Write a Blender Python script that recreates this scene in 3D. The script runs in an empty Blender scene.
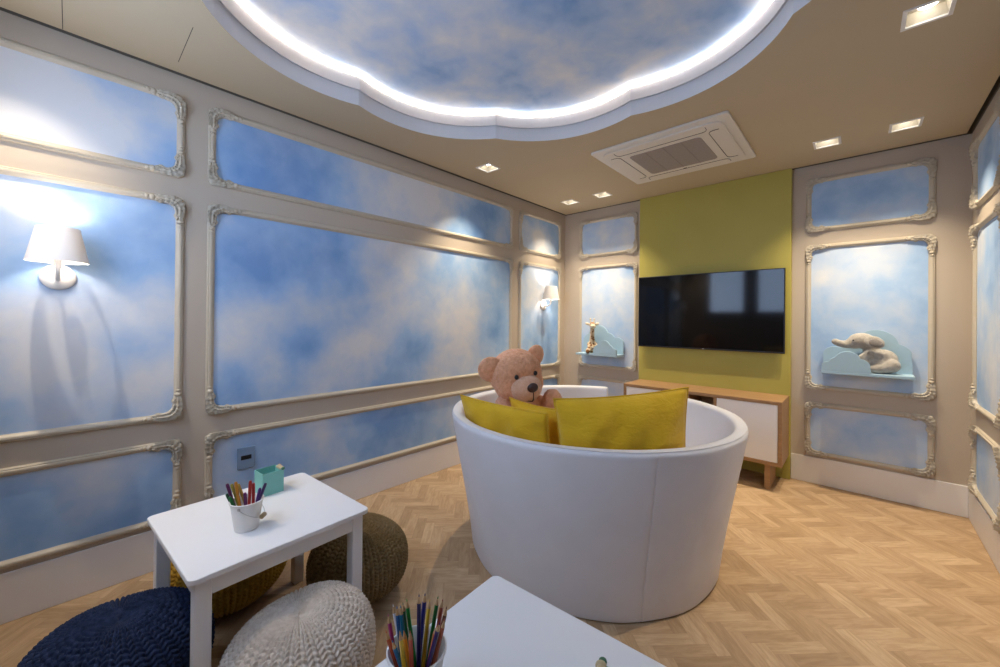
import bpy, bmesh, math, random
import numpy as np
from mathutils import Vector, Matrix, Euler
random.seed(7); rng = np.random.RandomState(11)
SC = bpy.context.scene
COL = SC.collection
PI = math.pi
H = 2.5; W = 3.116; L = 4.42          # room: x 0..W, y -L..0 (wall with the television at y = 0)

# ------------------------------------------------------------------ materials
class NT:
    """small wrapper round a node tree"""
    def __init__(s, name):
        s.mt = bpy.data.materials.new(name); s.mt.use_nodes = True
        s.t = s.mt.node_tree; s.n = s.t.nodes; s.l = s.t.links
        s.b = s.n['Principled BSDF']
    def node(s, typ, **kw):
        n = s.n.new(typ)
        for k, v in kw.items(): setattr(n, k, v)
        return n
    def put(s, sock, v):
        if isinstance(v, bpy.types.NodeSocket): s.l.new(v, sock)
        else: sock.default_value = v
    def m(s, op, a, b=0.0, c=0.0):
        n = s.node('ShaderNodeMath', operation=op)
        s.put(n.inputs[0], a); s.put(n.inputs[1], b); s.put(n.inputs[2], c)
        return n.outputs[0]
    def pos(s, obj=False):
        if obj: return s.node('ShaderNodeTexCoord').outputs['Object']
        return s.node('ShaderNodeNewGeometry').outputs['Position']
    def mapping(s, vec, scale=(1, 1, 1), rot=(0, 0, 0), loc=(0, 0, 0)):
        n = s.node('ShaderNodeMapping'); s.l.new(vec, n.inputs[0])
        n.inputs['Scale'].default_value = scale; n.inputs['Rotation'].default_value = rot
        n.inputs['Location'].default_value = loc
        return n.outputs[0]
    def noise(s, vec, scale, detail=3, rough=.5, dist=0):
        n = s.node('ShaderNodeTexNoise'); s.l.new(vec, n.inputs['Vector'])
        n.inputs['Scale'].default_value = scale; n.inputs['Detail'].default_value = detail
        n.inputs['Roughness'].default_value = rough; n.inputs['Distortion'].default_value = dist
        return n.outputs[0]
    def ramp(s, fac, stops, interp='LINEAR'):
        n = s.node('ShaderNodeValToRGB'); s.put(n.inputs[0], fac)
        cr = n.color_ramp; cr.interpolation = interp
        while len(cr.elements) < len(stops): cr.elements.new(.5)
        for e, (p, c) in zip(cr.elements, stops):
            e.position = p; e.color = (*c, 1)
        return n.outputs[0]
    def mix(s, fac, a, b, blend='MIX'):
        n = s.node('ShaderNodeMix', data_type='RGBA', blend_type=blend)
        s.put(n.inputs[0], fac)
        for i, v in ((6, a), (7, b)):
            s.put(n.inputs[i], v if isinstance(v, bpy.types.NodeSocket) else (*v, 1))
        return n.outputs[2]
    def bump(s, h, strength=.2, dist=.01):
        n = s.node('ShaderNodeBump'); n.inputs['Strength'].default_value = strength
        n.inputs['Distance'].default_value = dist
        s.l.new(h, n.inputs['Height']); s.l.new(n.outputs[0], s.b.inputs['Normal'])
    def base(s, v): s.put(s.b.inputs['Base Color'], v if isinstance(v, bpy.types.NodeSocket) else (*v, 1))
    def set(s, **kw):
        for k, v in kw.items():
            s.b.inputs[k.replace('_', ' ')].default_value = v

def plain(name, col, rough=.5, spec=.5, metal=0.0, var=.04, vscale=40, bump=0, bscale=200):
    t = NT(name); p = t.pos(True)
    n = t.noise(p, vscale, 3)
    c2 = tuple(max(0, c * (1 - 2 * var)) for c in col)
    t.base(t.ramp(n, [(.3, c2), (.7, col)]))
    t.set(Roughness=rough, Metallic=metal); t.b.inputs['Specular IOR Level'].default_value = spec
    if bump: t.bump(t.noise(p, bscale, 3), bump, .002)
    return t.mt

def emit(name, col, strength):
    t = NT(name); t.base((.8, .8, .8))
    t.b.inputs['Emission Color'].default_value = (*col, 1)
    t.b.inputs['Emission Strength'].default_value = strength
    return t.mt

def sky_mat(name, offset, scale, deep, mid, cloud, lo=.38, hi=.64, blobs=(), amp=1.0, warmth=.2):
    """hand painted sky wallpaper: soft clouds over blue; blobs = (centre, radius, amount) of single clouds / clear patches"""
    t = NT(name); p = t.pos()
    q = t.mapping(p, loc=offset)
    n1 = t.noise(q, scale, 4, .5, .12)
    n2 = t.noise(q, scale * 3.1, 4, .55, .2)
    v = t.m('ADD', t.m('MULTIPLY', n1, amp * .66), t.m('ADD', t.m('MULTIPLY', n2, amp * .34), .5 - amp * .5))
    for c, r, a in blobs:
        d = t.node('ShaderNodeVectorMath', operation='DISTANCE')
        t.l.new(p, d.inputs[0]); d.inputs[1].default_value = c
        g = t.node('ShaderNodeMapRange', interpolation_type='SMOOTHSTEP')
        t.l.new(d.outputs['Value'], g.inputs['Value'])
        for key, val in (('From Min', 0.0), ('From Max', r * 1.25), ('To Min', a), ('To Max', 0.0)): g.inputs[key].default_value = val
        v = t.m('ADD', v, g.outputs[0])
    mid2 = tuple((a + b) / 2 for a, b in zip(mid, cloud))
    col = t.ramp(v, [(lo, deep), (lo + (hi - lo) * .38, mid), (lo + (hi - lo) * .68, mid2), (hi, cloud)])
    warm = t.noise(t.mapping(p, loc=(4, 9, 2)), 2.3, 2)
    col = t.mix(t.ramp(warm, [(.45, (0, 0, 0)), (.7, (warmth, warmth, warmth))]), col, t.mix(.5, col, (.55, .50, .47)))
    t.base(col); t.set(Roughness=.55); t.b.inputs['Specular IOR Level'].default_value = .25
    return t.mt

def herringbone():
    t = NT('herringbone_oak'); p = t.pos(); n = 4; wd = .056
    q = t.mapping(p, rot=(0, 0, PI / 4), loc=(.13, .02, 0))
    sp = t.node('ShaderNodeSeparateXYZ'); t.l.new(q, sp.inputs[0])
    u = t.m('DIVIDE', sp.outputs[0], wd); v = t.m('DIVIDE', sp.outputs[1], wd)
    i = t.m('FLOOR', u); j = t.m('FLOOR', v); fu = t.m('SUBTRACT', u, i); fv = t.m('SUBTRACT', v, j)
    k = t.m('FLOORED_MODULO', t.m('SUBTRACT', i, j), 2.0 * n)
    hor = t.m('LESS_THAN', k, n - .5)
    ih = t.m('SUBTRACT', i, k)
    jv = t.m('SUBTRACT', j, t.m('SUBTRACT', 2.0 * n - 1, k))
    lx_h = t.m('SUBTRACT', u, ih); lx_v = t.m('SUBTRACT', v, jv)
    def sel(a, b):
        return t.m('ADD', t.m('MULTIPLY', a, hor), t.m('MULTIPLY', b, t.m('SUBTRACT', 1.0, hor)))
    ida = sel(ih, i); idb = sel(j, jv); along = sel(lx_h, lx_v); across = sel(fv, fu)
    cx = t.node('ShaderNodeCombineXYZ')
    t.l.new(ida, cx.inputs[0]); t.l.new(idb, cx.inputs[1]); t.l.new(hor, cx.inputs[2])
    wn = t.node('ShaderNodeTexWhiteNoise'); t.l.new(cx.outputs[0], wn.inputs['Vector'])
    gx = t.node('ShaderNodeCombineXYZ')
    t.l.new(t.m('ADD', t.m('MULTIPLY', along, .22), t.m('MULTIPLY', wn.outputs['Value'], 37.0)), gx.inputs[0])
    t.l.new(t.m('ADD', t.m('MULTIPLY', across, 1.3), t.m('MULTIPLY', ida, 3.7)), gx.inputs[1])
    t.l.new(t.m('MULTIPLY', idb, 5.1), gx.inputs[2])
    grain = t.noise(gx.outputs[0], 2.6, 5, .62, .6)
    base = t.ramp(wn.outputs['Value'], [(0, (.41, .275, .155)), (.5, (.49, .335, .195)), (1, (.575, .41, .25))])
    col = t.mix(t.ramp(grain, [(.35, (.75, .75, .75)), (.62, (0, 0, 0))]), base, t.mix(1.0, base, (.72, .66, .58), 'MULTIPLY'))
    # joints
    def edge(x, ln):
        return t.m('MINIMUM', x, t.m('SUBTRACT', ln, x))
    e = t.m('MINIMUM', edge(across, 1.0), edge(along, float(n)))
    jt = t.ramp(t.m('DIVIDE', e, .03), [(0, (1, 1, 1)), (1, (0, 0, 0))])
    col = t.mix(t.m('MULTIPLY', jt, .35), col, (.25, .14, .07))
    t.base(col); t.set(Roughness=.42); t.b.inputs['Specular IOR Level'].default_value = .35
    return t.mt

def knit_mat(name, c1, c2):
    t = NT(name); p = t.pos(True)
    n = t.noise(p, 60, 3)
    t.base(t.ramp(n, [(.3, c1), (.7, c2)])); t.set(Roughness=.9)
    t.b.inputs['Specular IOR Level'].default_value = .12
    t.b.inputs['Sheen Weight'].default_value = .03
    t.bump(t.noise(t.mapping(p, scale=(1, 1, 3)), 420, 2), .5, .002)
    return t.mt

def fur_mat(name, c1, c2, sheen=.35, spots=None):
    t = NT(name); p = t.pos(True)
    n = t.noise(p, 45, 4, .65)
    col = t.ramp(n, [(.32, c1), (.68, c2)])
    if spots:
        vn = t.node('ShaderNodeTexVoronoi'); t.l.new(p, vn.inputs['Vector']); vn.inputs['Scale'].default_value = 42
        col = t.mix(t.ramp(vn.outputs['Distance'], [(.38, (1, 1, 1)), (.46, (0, 0, 0))]), col, spots)
    t.base(col); t.set(Roughness=.95); t.b.inputs['Specular IOR Level'].default_value = .08
    t.b.inputs['Sheen Weight'].default_value = sheen
    t.bump(t.noise(p, 260, 3, .7), .9, .006)
    return t.mt

M = {}
M['paint'] = plain('greige_wall_paint', (.50, .425, .343), .62, .3, var=.015, vscale=2)
M['ceil'] = plain('greige_ceiling_paint', (.53, .44, .305), .75, .2, var=.012, vscale=2)
M['mould'] = plain('ivory_moulding', (.54, .475, .375), .42, .4, var=.03, vscale=30)
M['skirt'] = plain('white_skirting_lacquer', (.76, .74, .73), .35, .45, var=.01, vscale=5)
M['white'] = plain('white_lacquer', (.86, .845, .84), .32, .45, var=.01, vscale=6)
M['fascia'] = plain('shaded_white_plaster', (.58, .57, .58), .6, .3, var=.01, vscale=4)  # white plaster of the recess, greyed to carry the rim's shade
M['cove'] = plain('lit_white_plaster', (.72, .63, .57), .6, .3, var=.01, vscale=4)  # same white plaster, lighter and pinker to carry the strip's glow
M['leather'] = plain('white_upholstery', (.77, .76, .785), .48, .35, var=.02, vscale=7, bump=.12, bscale=120)
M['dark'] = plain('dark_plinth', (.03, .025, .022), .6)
M['black'] = plain('black_plastic', (.008, .008, .009), .35)
M['screen'] = plain('black_glass_screen', (.003, .003, .004), .07, .30, var=0)
M['slot'] = plain('dark_slot', (.035, .03, .028), .7)
M['acwhite'] = plain('warm_white_plastic', (.74, .70, .64), .42, .4, var=.01)
M['gap_shade'] = plain('painted_gap_shade', (.13, .11, .085), .8)  # brown that paints in the shade of the wall-ceiling gap
M['grey'] = plain('grey_intake_mesh', (.34, .30, .28), .6, .3, bump=.4, bscale=400)
M['metalwhite'] = plain('white_enamelled_metal', (.80, .78, .75), .35, .5, var=.01)
M['steel'] = plain('steel_wire', (.55, .53, .5), .3, .5, 1.0)
M['shelf'] = plain('pale_blue_lacquer', (.37, .53, .65), .4, .4, var=.02)
M['mint'] = plain('mint_card', (.21, .50, .44), .5, .4, var=.03)
M['mint_in'] = plain('teal_lining', (.07, .33, .29), .6)
M['beige'] = plain('pale_wood_peg', (.62, .48, .28), .6, var=.1)
M['green'] = plain('green_paint', (.05, .17, .10), .5)
M['socket'] = plain('blue_grey_plastic', (.20, .30, .46), .4, .4, var=.02)
M['grip'] = plain('wooden_grip', (.42, .28, .13), .5, var=.15, vscale=60)
M['bulb'] = emit('lamp_lens_glow', (1, .93, .80), 7)
M['can'] = plain('beige_lamp_housing', (.42, .38, .31), .5)
M['globe'] = emit('warm_bulb_glow', (1, .91, .82), 115)
M['led'] = emit('cool_led_glow', (1.0, .985, .97), 7.6)

t = NT('sage_yellow_panel'); p = t.pos()
t.base(t.ramp(t.noise(p, 3, 2), [(.3, (.43, .375, .085)), (.7, (.46, .40, .095))])); t.set(Roughness=.5)
t.b.inputs['Specular IOR Level'].default_value = .3; M['yellow'] = t.mt
t = NT('mustard_cotton'); p = t.pos(True)
t.base(t.ramp(t.noise(p, 9, 4), [(.3, (.66, .385, .012)), (.7, (.75, .46, .02))])); t.set(Roughness=.75)
t.b.inputs['Sheen Weight'].default_value = .2; t.b.inputs['Specular IOR Level'].default_value = .2
t.bump(t.noise(t.mapping(p, scale=(1, 1, 2.2)), 16, 4, .6, .8), .35, .02); M['cushion'] = t.mt
t = NT('oak_veneer'); p = t.pos(True)
g = t.noise(t.mapping(p, scale=(1.2, 16, 16)), 5, 5, .6, .4)
t.base(t.ramp(g, [(.3, (.29, .16, .07)), (.7, (.41, .24, .115))])); t.set(Roughness=.45); M['oak'] = t.mt
t = NT('white_lampshade'); t.base((.74, .71, .69)); t.set(Roughness=.8)
t.b.inputs['Transmission Weight'].default_value = 0
tr = t.node('ShaderNodeBsdfTranslucent'); tr.inputs[0].default_value = (.9, .8, .68, 1)
mx = t.node('ShaderNodeMixShader'); mx.inputs[0].default_value = .05
t.l.new(t.b.outputs[0], mx.inputs[1]); t.l.new(tr.outputs[0], mx.inputs[2])
t.l.new(mx.outputs[0], t.n['Material Output'].inputs['Surface']); M['shade'] = t.mt

DEEP, MID, CLOUD = (.175, .335, .63), (.325, .49, .735), (.69, .70, .725)
CLOUDS = (((0, -2.79, 1.63), 0.42, -0.1), ((0, -3.18, 1.52), 0.3, -0.06), ((0, -2.93, 1.36), 0.3, 0.1), ((0, -3.29, 1.12), 0.34, 0.1), ((0, -2.97, 1.13), 0.16, -0.09), ((0, -2.60, 1.07), 0.4, 0.1), ((0, -2.28, 1.66), 0.45, 0.1), ((0, -2.16, 0.98), 0.25, -0.1), ((0, -3.35, 0.83), 0.22, -0.1), ((0, -1.90, 1.07), 0.45, 0.1), ((0, -2.49, 0.73), 0.3, -0.06), ((0, -1.28, 1.65), 0.35, -0.08), ((0, -1.61, 1.20), 0.4, 0.08), ((0, -1.19, 1.16), 0.3, -0.06), ((0, -3.09, 2.25), 0.5, -0.1), ((0, -3.34, 2.25), 0.3, 0.03), ((0, -2.40, 2.22), 0.6, 0.1), ((0, -1.88, 2.21), 0.5, 0.05), ((0, -1.42, 2.25), 0.4, -0.06), ((0, -3.84, 2.09), 0.25, 0.09), ((0, -4.00, 2.21), 0.28, 0.1), ((0, -4.14, 2.24), 0.25, 0.1), ((0, -3.65, 2.06), 0.2, -0.1), ((0, -3.87, 2.25), 0.2, -0.04), ((0, -3.75, 1.61), 0.28, -0.12), ((0, -3.66, 1.34), 0.16, 0.08), ((0, -3.69, 0.92), 0.16, 0.1), ((0, -3.79, 1.10), 0.12, -0.05), ((0, -4.10, 1.70), 0.25, 0.1), ((0, -3.98, 1.20), 0.3, 0.08), ((0, -4.09, 1.03), 0.25, 0.06), ((0, -3.85, 0.50), 0.2, 0.06), ((0, -3.71, 0.27), 0.25, -0.08), ((0, -4.06, 0.40), 0.2, -0.06), ((0, -2.85, 0.53), 0.3, 0.06), ((0, -3.14, 0.41), 0.3, -0.08), ((0, -2.25, 0.45), 0.4, -0.06), ((0, -0.53, 2.13), 0.2, 0.08), ((0, -0.58, 1.58), 0.3, 0.08), ((0, -0.57, 1.04), 0.3, -0.04))
M['sky'] = sky_mat('painted_sky_wallpaper', (2.3, 1.1, .4), 1.35, DEEP, MID, CLOUD, .37, .64)
M['skyleft'] = sky_mat('painted_sky_wallpaper_long_wall', (2.3, 1.1, .4), 1.9, DEEP, MID, CLOUD, .37, .635, tuple((c, r, a * 1.25) for c, r, a in CLOUDS), .62)
M['skyceil'] = sky_mat('painted_sky_ceiling', (5.2, 3.4, 0), 1.5, (.22, .39, .68), (.44, .57, .77), (.80, .79, .78), .36, .62, warmth=.0)
M['skyfar'] = sky_mat('painted_sky_wallpaper_end_walls', (1.3, 4.1, 1.4), 1.6, (.22, .38, .66), (.36, .52, .76), (.67, .69, .73), .36, .62, amp=.8, warmth=.1)
M['floor'] = herringbone()

# ------------------------------------------------------------------ geometry helpers
def tag(o, label=None, cat=None, group=None, kind=None):
    if label: o['label'] = label
    if cat: o['category'] = cat
    if group: o['group'] = group
    if kind: o['kind'] = kind
    return o
def thing(name, label, cat, loc=(0, 0, 0), rz=0, group=None):
    o = bpy.data.objects.new(name, None); COL.objects.link(o)
    o.location = loc; o.rotation_euler = (0, 0, rz); o.empty_display_size = .1
    return tag(o, label, cat, group)
def obj(name, bm, mat, parent=None, bevel=0, smooth=False, seg=2, auto=None):
    if isinstance(bm, bpy.types.Mesh): me = bm
    else:
        bmesh.ops.recalc_face_normals(bm, faces=bm.faces)
        me = bpy.data.meshes.new(name); bm.to_mesh(me); bm.free()
    if not me.materials: me.materials.append(mat)
    o = bpy.data.objects.new(name, me); COL.objects.link(o)
    if parent: o.parent = parent
    if bevel:
        b = o.modifiers.new('bevel', 'BEVEL'); b.width = bevel; b.segments = seg; b.limit_method = 'ANGLE'; b.angle_limit = math.radians(40)
    if smooth:
        for p in me.polygons: p.use_smooth = True
        if auto:
            me.set_sharp_from_angle(angle=math.radians(auto))
    return o
def dup(root, loc=None, rz=None, label=None):
    r = root.copy(); COL.objects.link(r)
    if loc is not None: r.location = loc
    if rz is not None: r.rotation_euler = (0, 0, rz)
    if label: r['label'] = label
    for c in list(root.children):
        d = c.copy(); COL.objects.link(d); d.parent = r
        for g in list(c.children):
            e = g.copy(); COL.objects.link(e); e.parent = d
    return r
def NB(): return bmesh.new()
def box(bm, x0, x1, y0, y1, z0, z1):
    vs = [bm.verts.new((x, y, z)) for x in (x0, x1) for y in (y0, y1) for z in (z0, z1)]
    for f in ((0, 1, 3, 2), (4, 6, 7, 5), (0, 4, 5, 1), (2, 3, 7, 6), (0, 2, 6, 4), (1, 5, 7, 3)):
        bm.faces.new([vs[i] for i in f])
    return bm
def BX(*a): return box(NB(), *a)
def lathe(bm, prof, seg=32, mat=None, closed=False):
    """revolve (r, z) profile round z"""
    rings = []
    for r, z in prof:
        if r < 1e-6: rings.append([bm.verts.new((0, 0, z))])
        else: rings.append([bm.verts.new((r * math.cos(2 * PI * k / seg), r * math.sin(2 * PI * k / seg), z)) for k in range(seg)])
    prs = list(zip(rings, rings[1:])) + ([(rings[-1], rings[0])] if closed else [])
    for a, b in prs:
        for k in range(seg):
            k2 = (k + 1) % seg
            if len(a) == 1 and len(b) == 1: continue
            if len(a) == 1: bm.faces.new((a[0], b[k], b[k2]))
            elif len(b) == 1: bm.faces.new((a[k], a[k2], b[0]))
            else: bm.faces.new((a[k], a[k2], b[k2], b[k]))
    if mat is not None:
        bmesh.ops.transform(bm, matrix=mat, verts=[v for r in rings for v in r])
    return bm
def tube(bm, pts, r, seg=10, closed=False, cap=True):
    pts = [Vector(p) for p in pts]; n = len(pts); rings = []
    rad = r if hasattr(r, '__len__') else [r] * n
    up = None
    for i, p in enumerate(pts):
        a = pts[(i - 1) % n] if (closed or i > 0) else pts[0]
        b = pts[(i + 1) % n] if (closed or i < n - 1) else pts[-1]
        d = (b - a).normalized()
        if up is None:
            up = Vector((0, 0, 1)) if abs(d.z) < .9 else Vector((1, 0, 0))
        s = d.cross(up).normalized(); up = s.cross(d).normalized()
        rings.append([bm.verts.new(p + (s * math.cos(2 * PI * k / seg) + up * math.sin(2 * PI * k / seg)) * rad[i]) for k in range(seg)])
    for i in range(n if closed else n - 1):
        A, B = rings[i], rings[(i + 1) % n]
        for k in range(seg):
            bm.faces.new((A[k], A[(k + 1) % seg], B[(k + 1) % seg], B[k]))
    if cap and not closed:
        bm.faces.new(rings[0][::-1]); bm.faces.new(rings[-1])
    return bm
def ball(bm, c, r, sub=2, rot=None):
    rr = r if hasattr(r, '__len__') else (r, r, r)
    m = Matrix.Translation(c) @ (rot.to_4x4() if rot else Matrix.Identity(4)) @ Matrix.Diagonal((*rr, 1))
    bmesh.ops.create_icosphere(bm, subdivisions=sub, radius=1, matrix=m)
    return bm
def prism(bm, poly, y0, y1, plane='XZ'):
    """extrude a 2D outline"""
    f = (lambda p, y: (p[0], y, p[1])) if plane == 'XZ' else (lambda p, y: (p[0], p[1], y))
    a = [bm.verts.new(f(p, y0)) for p in poly]; b = [bm.verts.new(f(p, y1)) for p in poly]
    bm.faces.new(a); bm.faces.new(b[::-1]); n = len(a)
    for i in range(n): bm.faces.new((a[i], b[i], b[(i + 1) % n], a[(i + 1) % n]))
    return bm
def rrect(x0, x1, y0, y1, r, n=6):
    pts = []
    for cx, cy, a in ((x1 - r, y1 - r, 0), (x0 + r, y1 - r, PI / 2), (x0 + r, y0 + r, PI), (x1 - r, y0 + r, 1.5 * PI)):
        for k in range(n + 1):
            t = a + PI / 2 * k / n
            pts.append((cx + r * math.cos(t), cy + r * math.sin(t)))
    return pts
def blob(name, bm, mat, parent, voxel, smooth=6, disp=0):
    """merge overlapping shapes into one continuous skin"""
    me = bpy.data.meshes.new(name + '_raw'); bm.to_mesh(me); bm.free()
    tmp = bpy.data.objects.new(name + '_raw', me); COL.objects.link(tmp)
    r = tmp.modifiers.new('r', 'REMESH'); r.mode = 'VOXEL'; r.voxel_size = voxel
    s = tmp.modifiers.new('s', 'SMOOTH'); s.factor = .5; s.iterations = smooth
    dg = bpy.context.evaluated_depsgraph_get(); dg.update()
    out = bpy.data.meshes.new_from_object(tmp.evaluated_get(dg)); out.name = name
    bpy.data.objects.remove(tmp); bpy.data.meshes.remove(me)
    out.materials.clear(); out.materials.append(mat)
    if disp:
        nv = len(out.vertices); co = np.empty(nv * 3); out.vertices.foreach_get('co', co); co = co.reshape(-1, 3)
        nr = np.empty(nv * 3); out.vertices.foreach_get('normal', nr); nr = nr.reshape(-1, 3)
        co += nr * (rng.rand(nv, 1) - .5) * disp
        out.vertices.foreach_set('co', co.ravel()); out.update()
    return obj(name, out, mat, parent, smooth=True)
def limb(bm, pts, n=8):
    """tapered limb through (x, y, z, r) stations"""
    for a, b in zip(pts, pts[1:]):
        for k in range(n + 1):
            f = k / n; q = [a[i] + (b[i] - a[i]) * f for i in range(4)]
            ball(bm, q[:3], q[3], 2)
    return bm

# ------------------------------------------------------------------ room shell
def struct(name, bm, mat, label, **kw):
    return tag(obj(name, bm, mat, **kw), label, 'room', kind='structure')
struct('floor', BX(-.1, W + .1, -L - .1, .1, -.08, 0), M['floor'], 'pale oak herringbone floor of the playroom')
struct('wall_left', BX(-.12, 0, -L - .12, .12, 0, 2.62), M['paint'], 'long greige wall on the left with painted sky panels')
struct('wall_back', BX(0, W, 0, .12, 0, 2.62), M['paint'], 'far greige wall behind the television')
struct('wall_right', BX(W, W + .12, -L - .12, .12, 0, 2.62), M['paint'], 'greige wall at the right edge with sky panels')
struct('wall_front', BX(0, W, -L - .12, -L, 0, 2.62), M['paint'], 'greige wall behind the camera, seen in the television glass')

# ceiling slab with the cloud-shaped opening and the square holes of the downlights
CC = Vector((W / 2, -2.828))
def arc(a, b, bulge, n):
    a, b = Vector(a), Vector(b); mid = (a + b) / 2; ch = (b - a); h = bulge
    nrm = Vector((ch.y, -ch.x)).normalized()
    if nrm.dot(mid) < 0: nrm = -nrm
    R = (ch.length ** 2 / 4 + h * h) / (2 * h); c = mid + nrm * (h - R)
    t0 = math.atan2(a.y - c.y, a.x - c.x); t1 = math.atan2(b.y - c.y, b.x - c.x)
    while t1 - t0 > PI: t1 -= 2 * PI
    while t1 - t0 < -PI: t1 += 2 * PI
    return [c + R * Vector((math.cos(t0 + (t1 - t0) * k / n), math.sin(t0 + (t1 - t0) * k / n))) for k in range(n)]
cusps = [(1.133, 0), (.82, .828), (0, 1.15), (-.82, .828), (-1.133, 0), (-.82, -.828), (0, -1.15), (.82, -.828)]
CLOUDP = []
for i in range(8): CLOUDP += arc(cusps[i], cusps[(i + 1) % 8], .163, 18)
def cloud(off):
    n = len(CLOUDP); out = []
    for i, p in enumerate(CLOUDP):
        d = (CLOUDP[(i + 1) % n] - CLOUDP[i - 1]).normalized(); nr = Vector((d.y, -d.x))
        if nr.dot(p) < 0: nr = -nr
        q = p + nr * off; out.append((CC.x + q.x, CC.y + q.y))
    return out
DL = [(.334, -.43), (.705, -.425), (.334, -1.655), (2.409, -.437), (2.787, -.437), (2.777, -1.655)]
DLX = [(.334, -4.12)]
def loop(bm, pts, z):
    vs = [bm.verts.new((x, y, z)) for x, y in pts]
    return vs, [bm.edges.new((vs[i], vs[(i + 1) % len(vs)])) for i in range(len(vs))]
bm = NB(); G = .026
hl = .064
outl = [(G, -G), (G, -L + G), (W - G, -L + G), (W - G, -G)]
edges = []; loops = []
for pts in [outl, cloud(0)] + [[(x - hl, y - hl), (x + hl, y - hl), (x + hl, y + hl), (x - hl, y + hl)] for x, y in DL + DLX]:
    vs, es = loop(bm, pts, H); edges += es; loops.append(vs)
bmesh.ops.triangle_fill(bm, use_beauty=True, edges=edges)
for f in bm.faces:
    f.normal_update()
for vs in [loops[0]] + loops[2:]:                       # little upstands round the outer edge and the holes
    top = [bm.verts.new((v.co.x, v.co.y, H + .07)) for v in vs]
    for i in range(len(vs)):
        j = (i + 1) % len(vs); bm.faces.new((vs[i], vs[j], top[j], top[i]))
ceiling = struct('ceiling', bm, M['ceil'], 'greige ceiling with a cloud-shaped lit recess')
def band(bm, pa, za, pb, zb):
    a = [bm.verts.new((*p, za)) for p in pa]; b = [bm.verts.new((*p, zb)) for p in pb]; n = len(a)
    for i in range(n): bm.faces.new((a[i], a[(i + 1) % n], b[(i + 1) % n], b[i]))
bm = NB(); c0, c1 = cloud(0), cloud(-.012)
band(bm, c0, H, c0, 2.588); band(bm, c0, 2.588, c1, 2.586)
obj('recess_rim', bm, M['fascia'], ceiling)
bm = NB(); band(bm, c1, 2.586, c1, 2.684)
obj('light_cove', bm, M['cove'], ceiling)
bm = NB(); vs = [bm.verts.new((*p, 2.684)) for p in cloud(-.011)]; bm.faces.new(vs)
obj('sky_mural', bm, M['skyceil'], ceiling)
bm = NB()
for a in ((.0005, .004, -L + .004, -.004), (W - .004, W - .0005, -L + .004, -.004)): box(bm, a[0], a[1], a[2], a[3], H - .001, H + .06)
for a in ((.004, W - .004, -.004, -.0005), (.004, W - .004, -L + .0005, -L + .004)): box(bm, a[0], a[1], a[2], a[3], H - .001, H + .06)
obj('gap_shade_strip', bm, M['gap_shade'], ceiling)  # dark strips along the wall tops, painting the gap's shade line
bm = NB()
for x0, x1, y in ((.03, .30, -3.986), (.13, .47, -3.609)): box(bm, x0, x1, y - .0012, y + .0012, H - .0006, H + .01)
obj('panel_joint', bm, M['slot'], ceiling)
bm = NB(); c2, c3 = cloud(-.0125), cloud(-.019)
band(bm, c2, 2.661, c3, 2.664); band(bm, c3, 2.664, c3, 2.671); band(bm, c3, 2.671, c2, 2.674)
tag(obj('led_strip', bm, M['led']), 'glowing white light strip round the cloud-shaped ceiling recess', 'light strip')
# slab above everything
struct('ceiling_slab', BX(-.12, W + .12, -L - .12, .12, 2.74, 2.8), M['dark'], 'concealed slab above the ceiling')
tag(bpy.data.objects['ceiling_slab'], kind='structure')

# skirting boards
def skirt(name, pts, lab):
    bm = NB()
    for (x0, x1, y0, y1) in pts: box(bm, x0, x1, y0, y1, 0, .205)
    return struct(name, bm, M['skirt'], lab, bevel=.004)
SK = .011
skirt('baseboard_left', [(0, SK, -L, 0)], 'tall white skirting board along the left wall')
skirt('baseboard_back', [(SK, .925, -SK, 0), (2.173, W - SK, -SK, 0)], 'tall white skirting board along the far wall')
skirt('baseboard_right', [(W - SK, W, -L, 0)], 'tall white skirting board along the right wall')
skirt('baseboard_front', [(SK, W - SK, -L, -L + SK)], 'tall white skirting board behind the camera')

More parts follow.
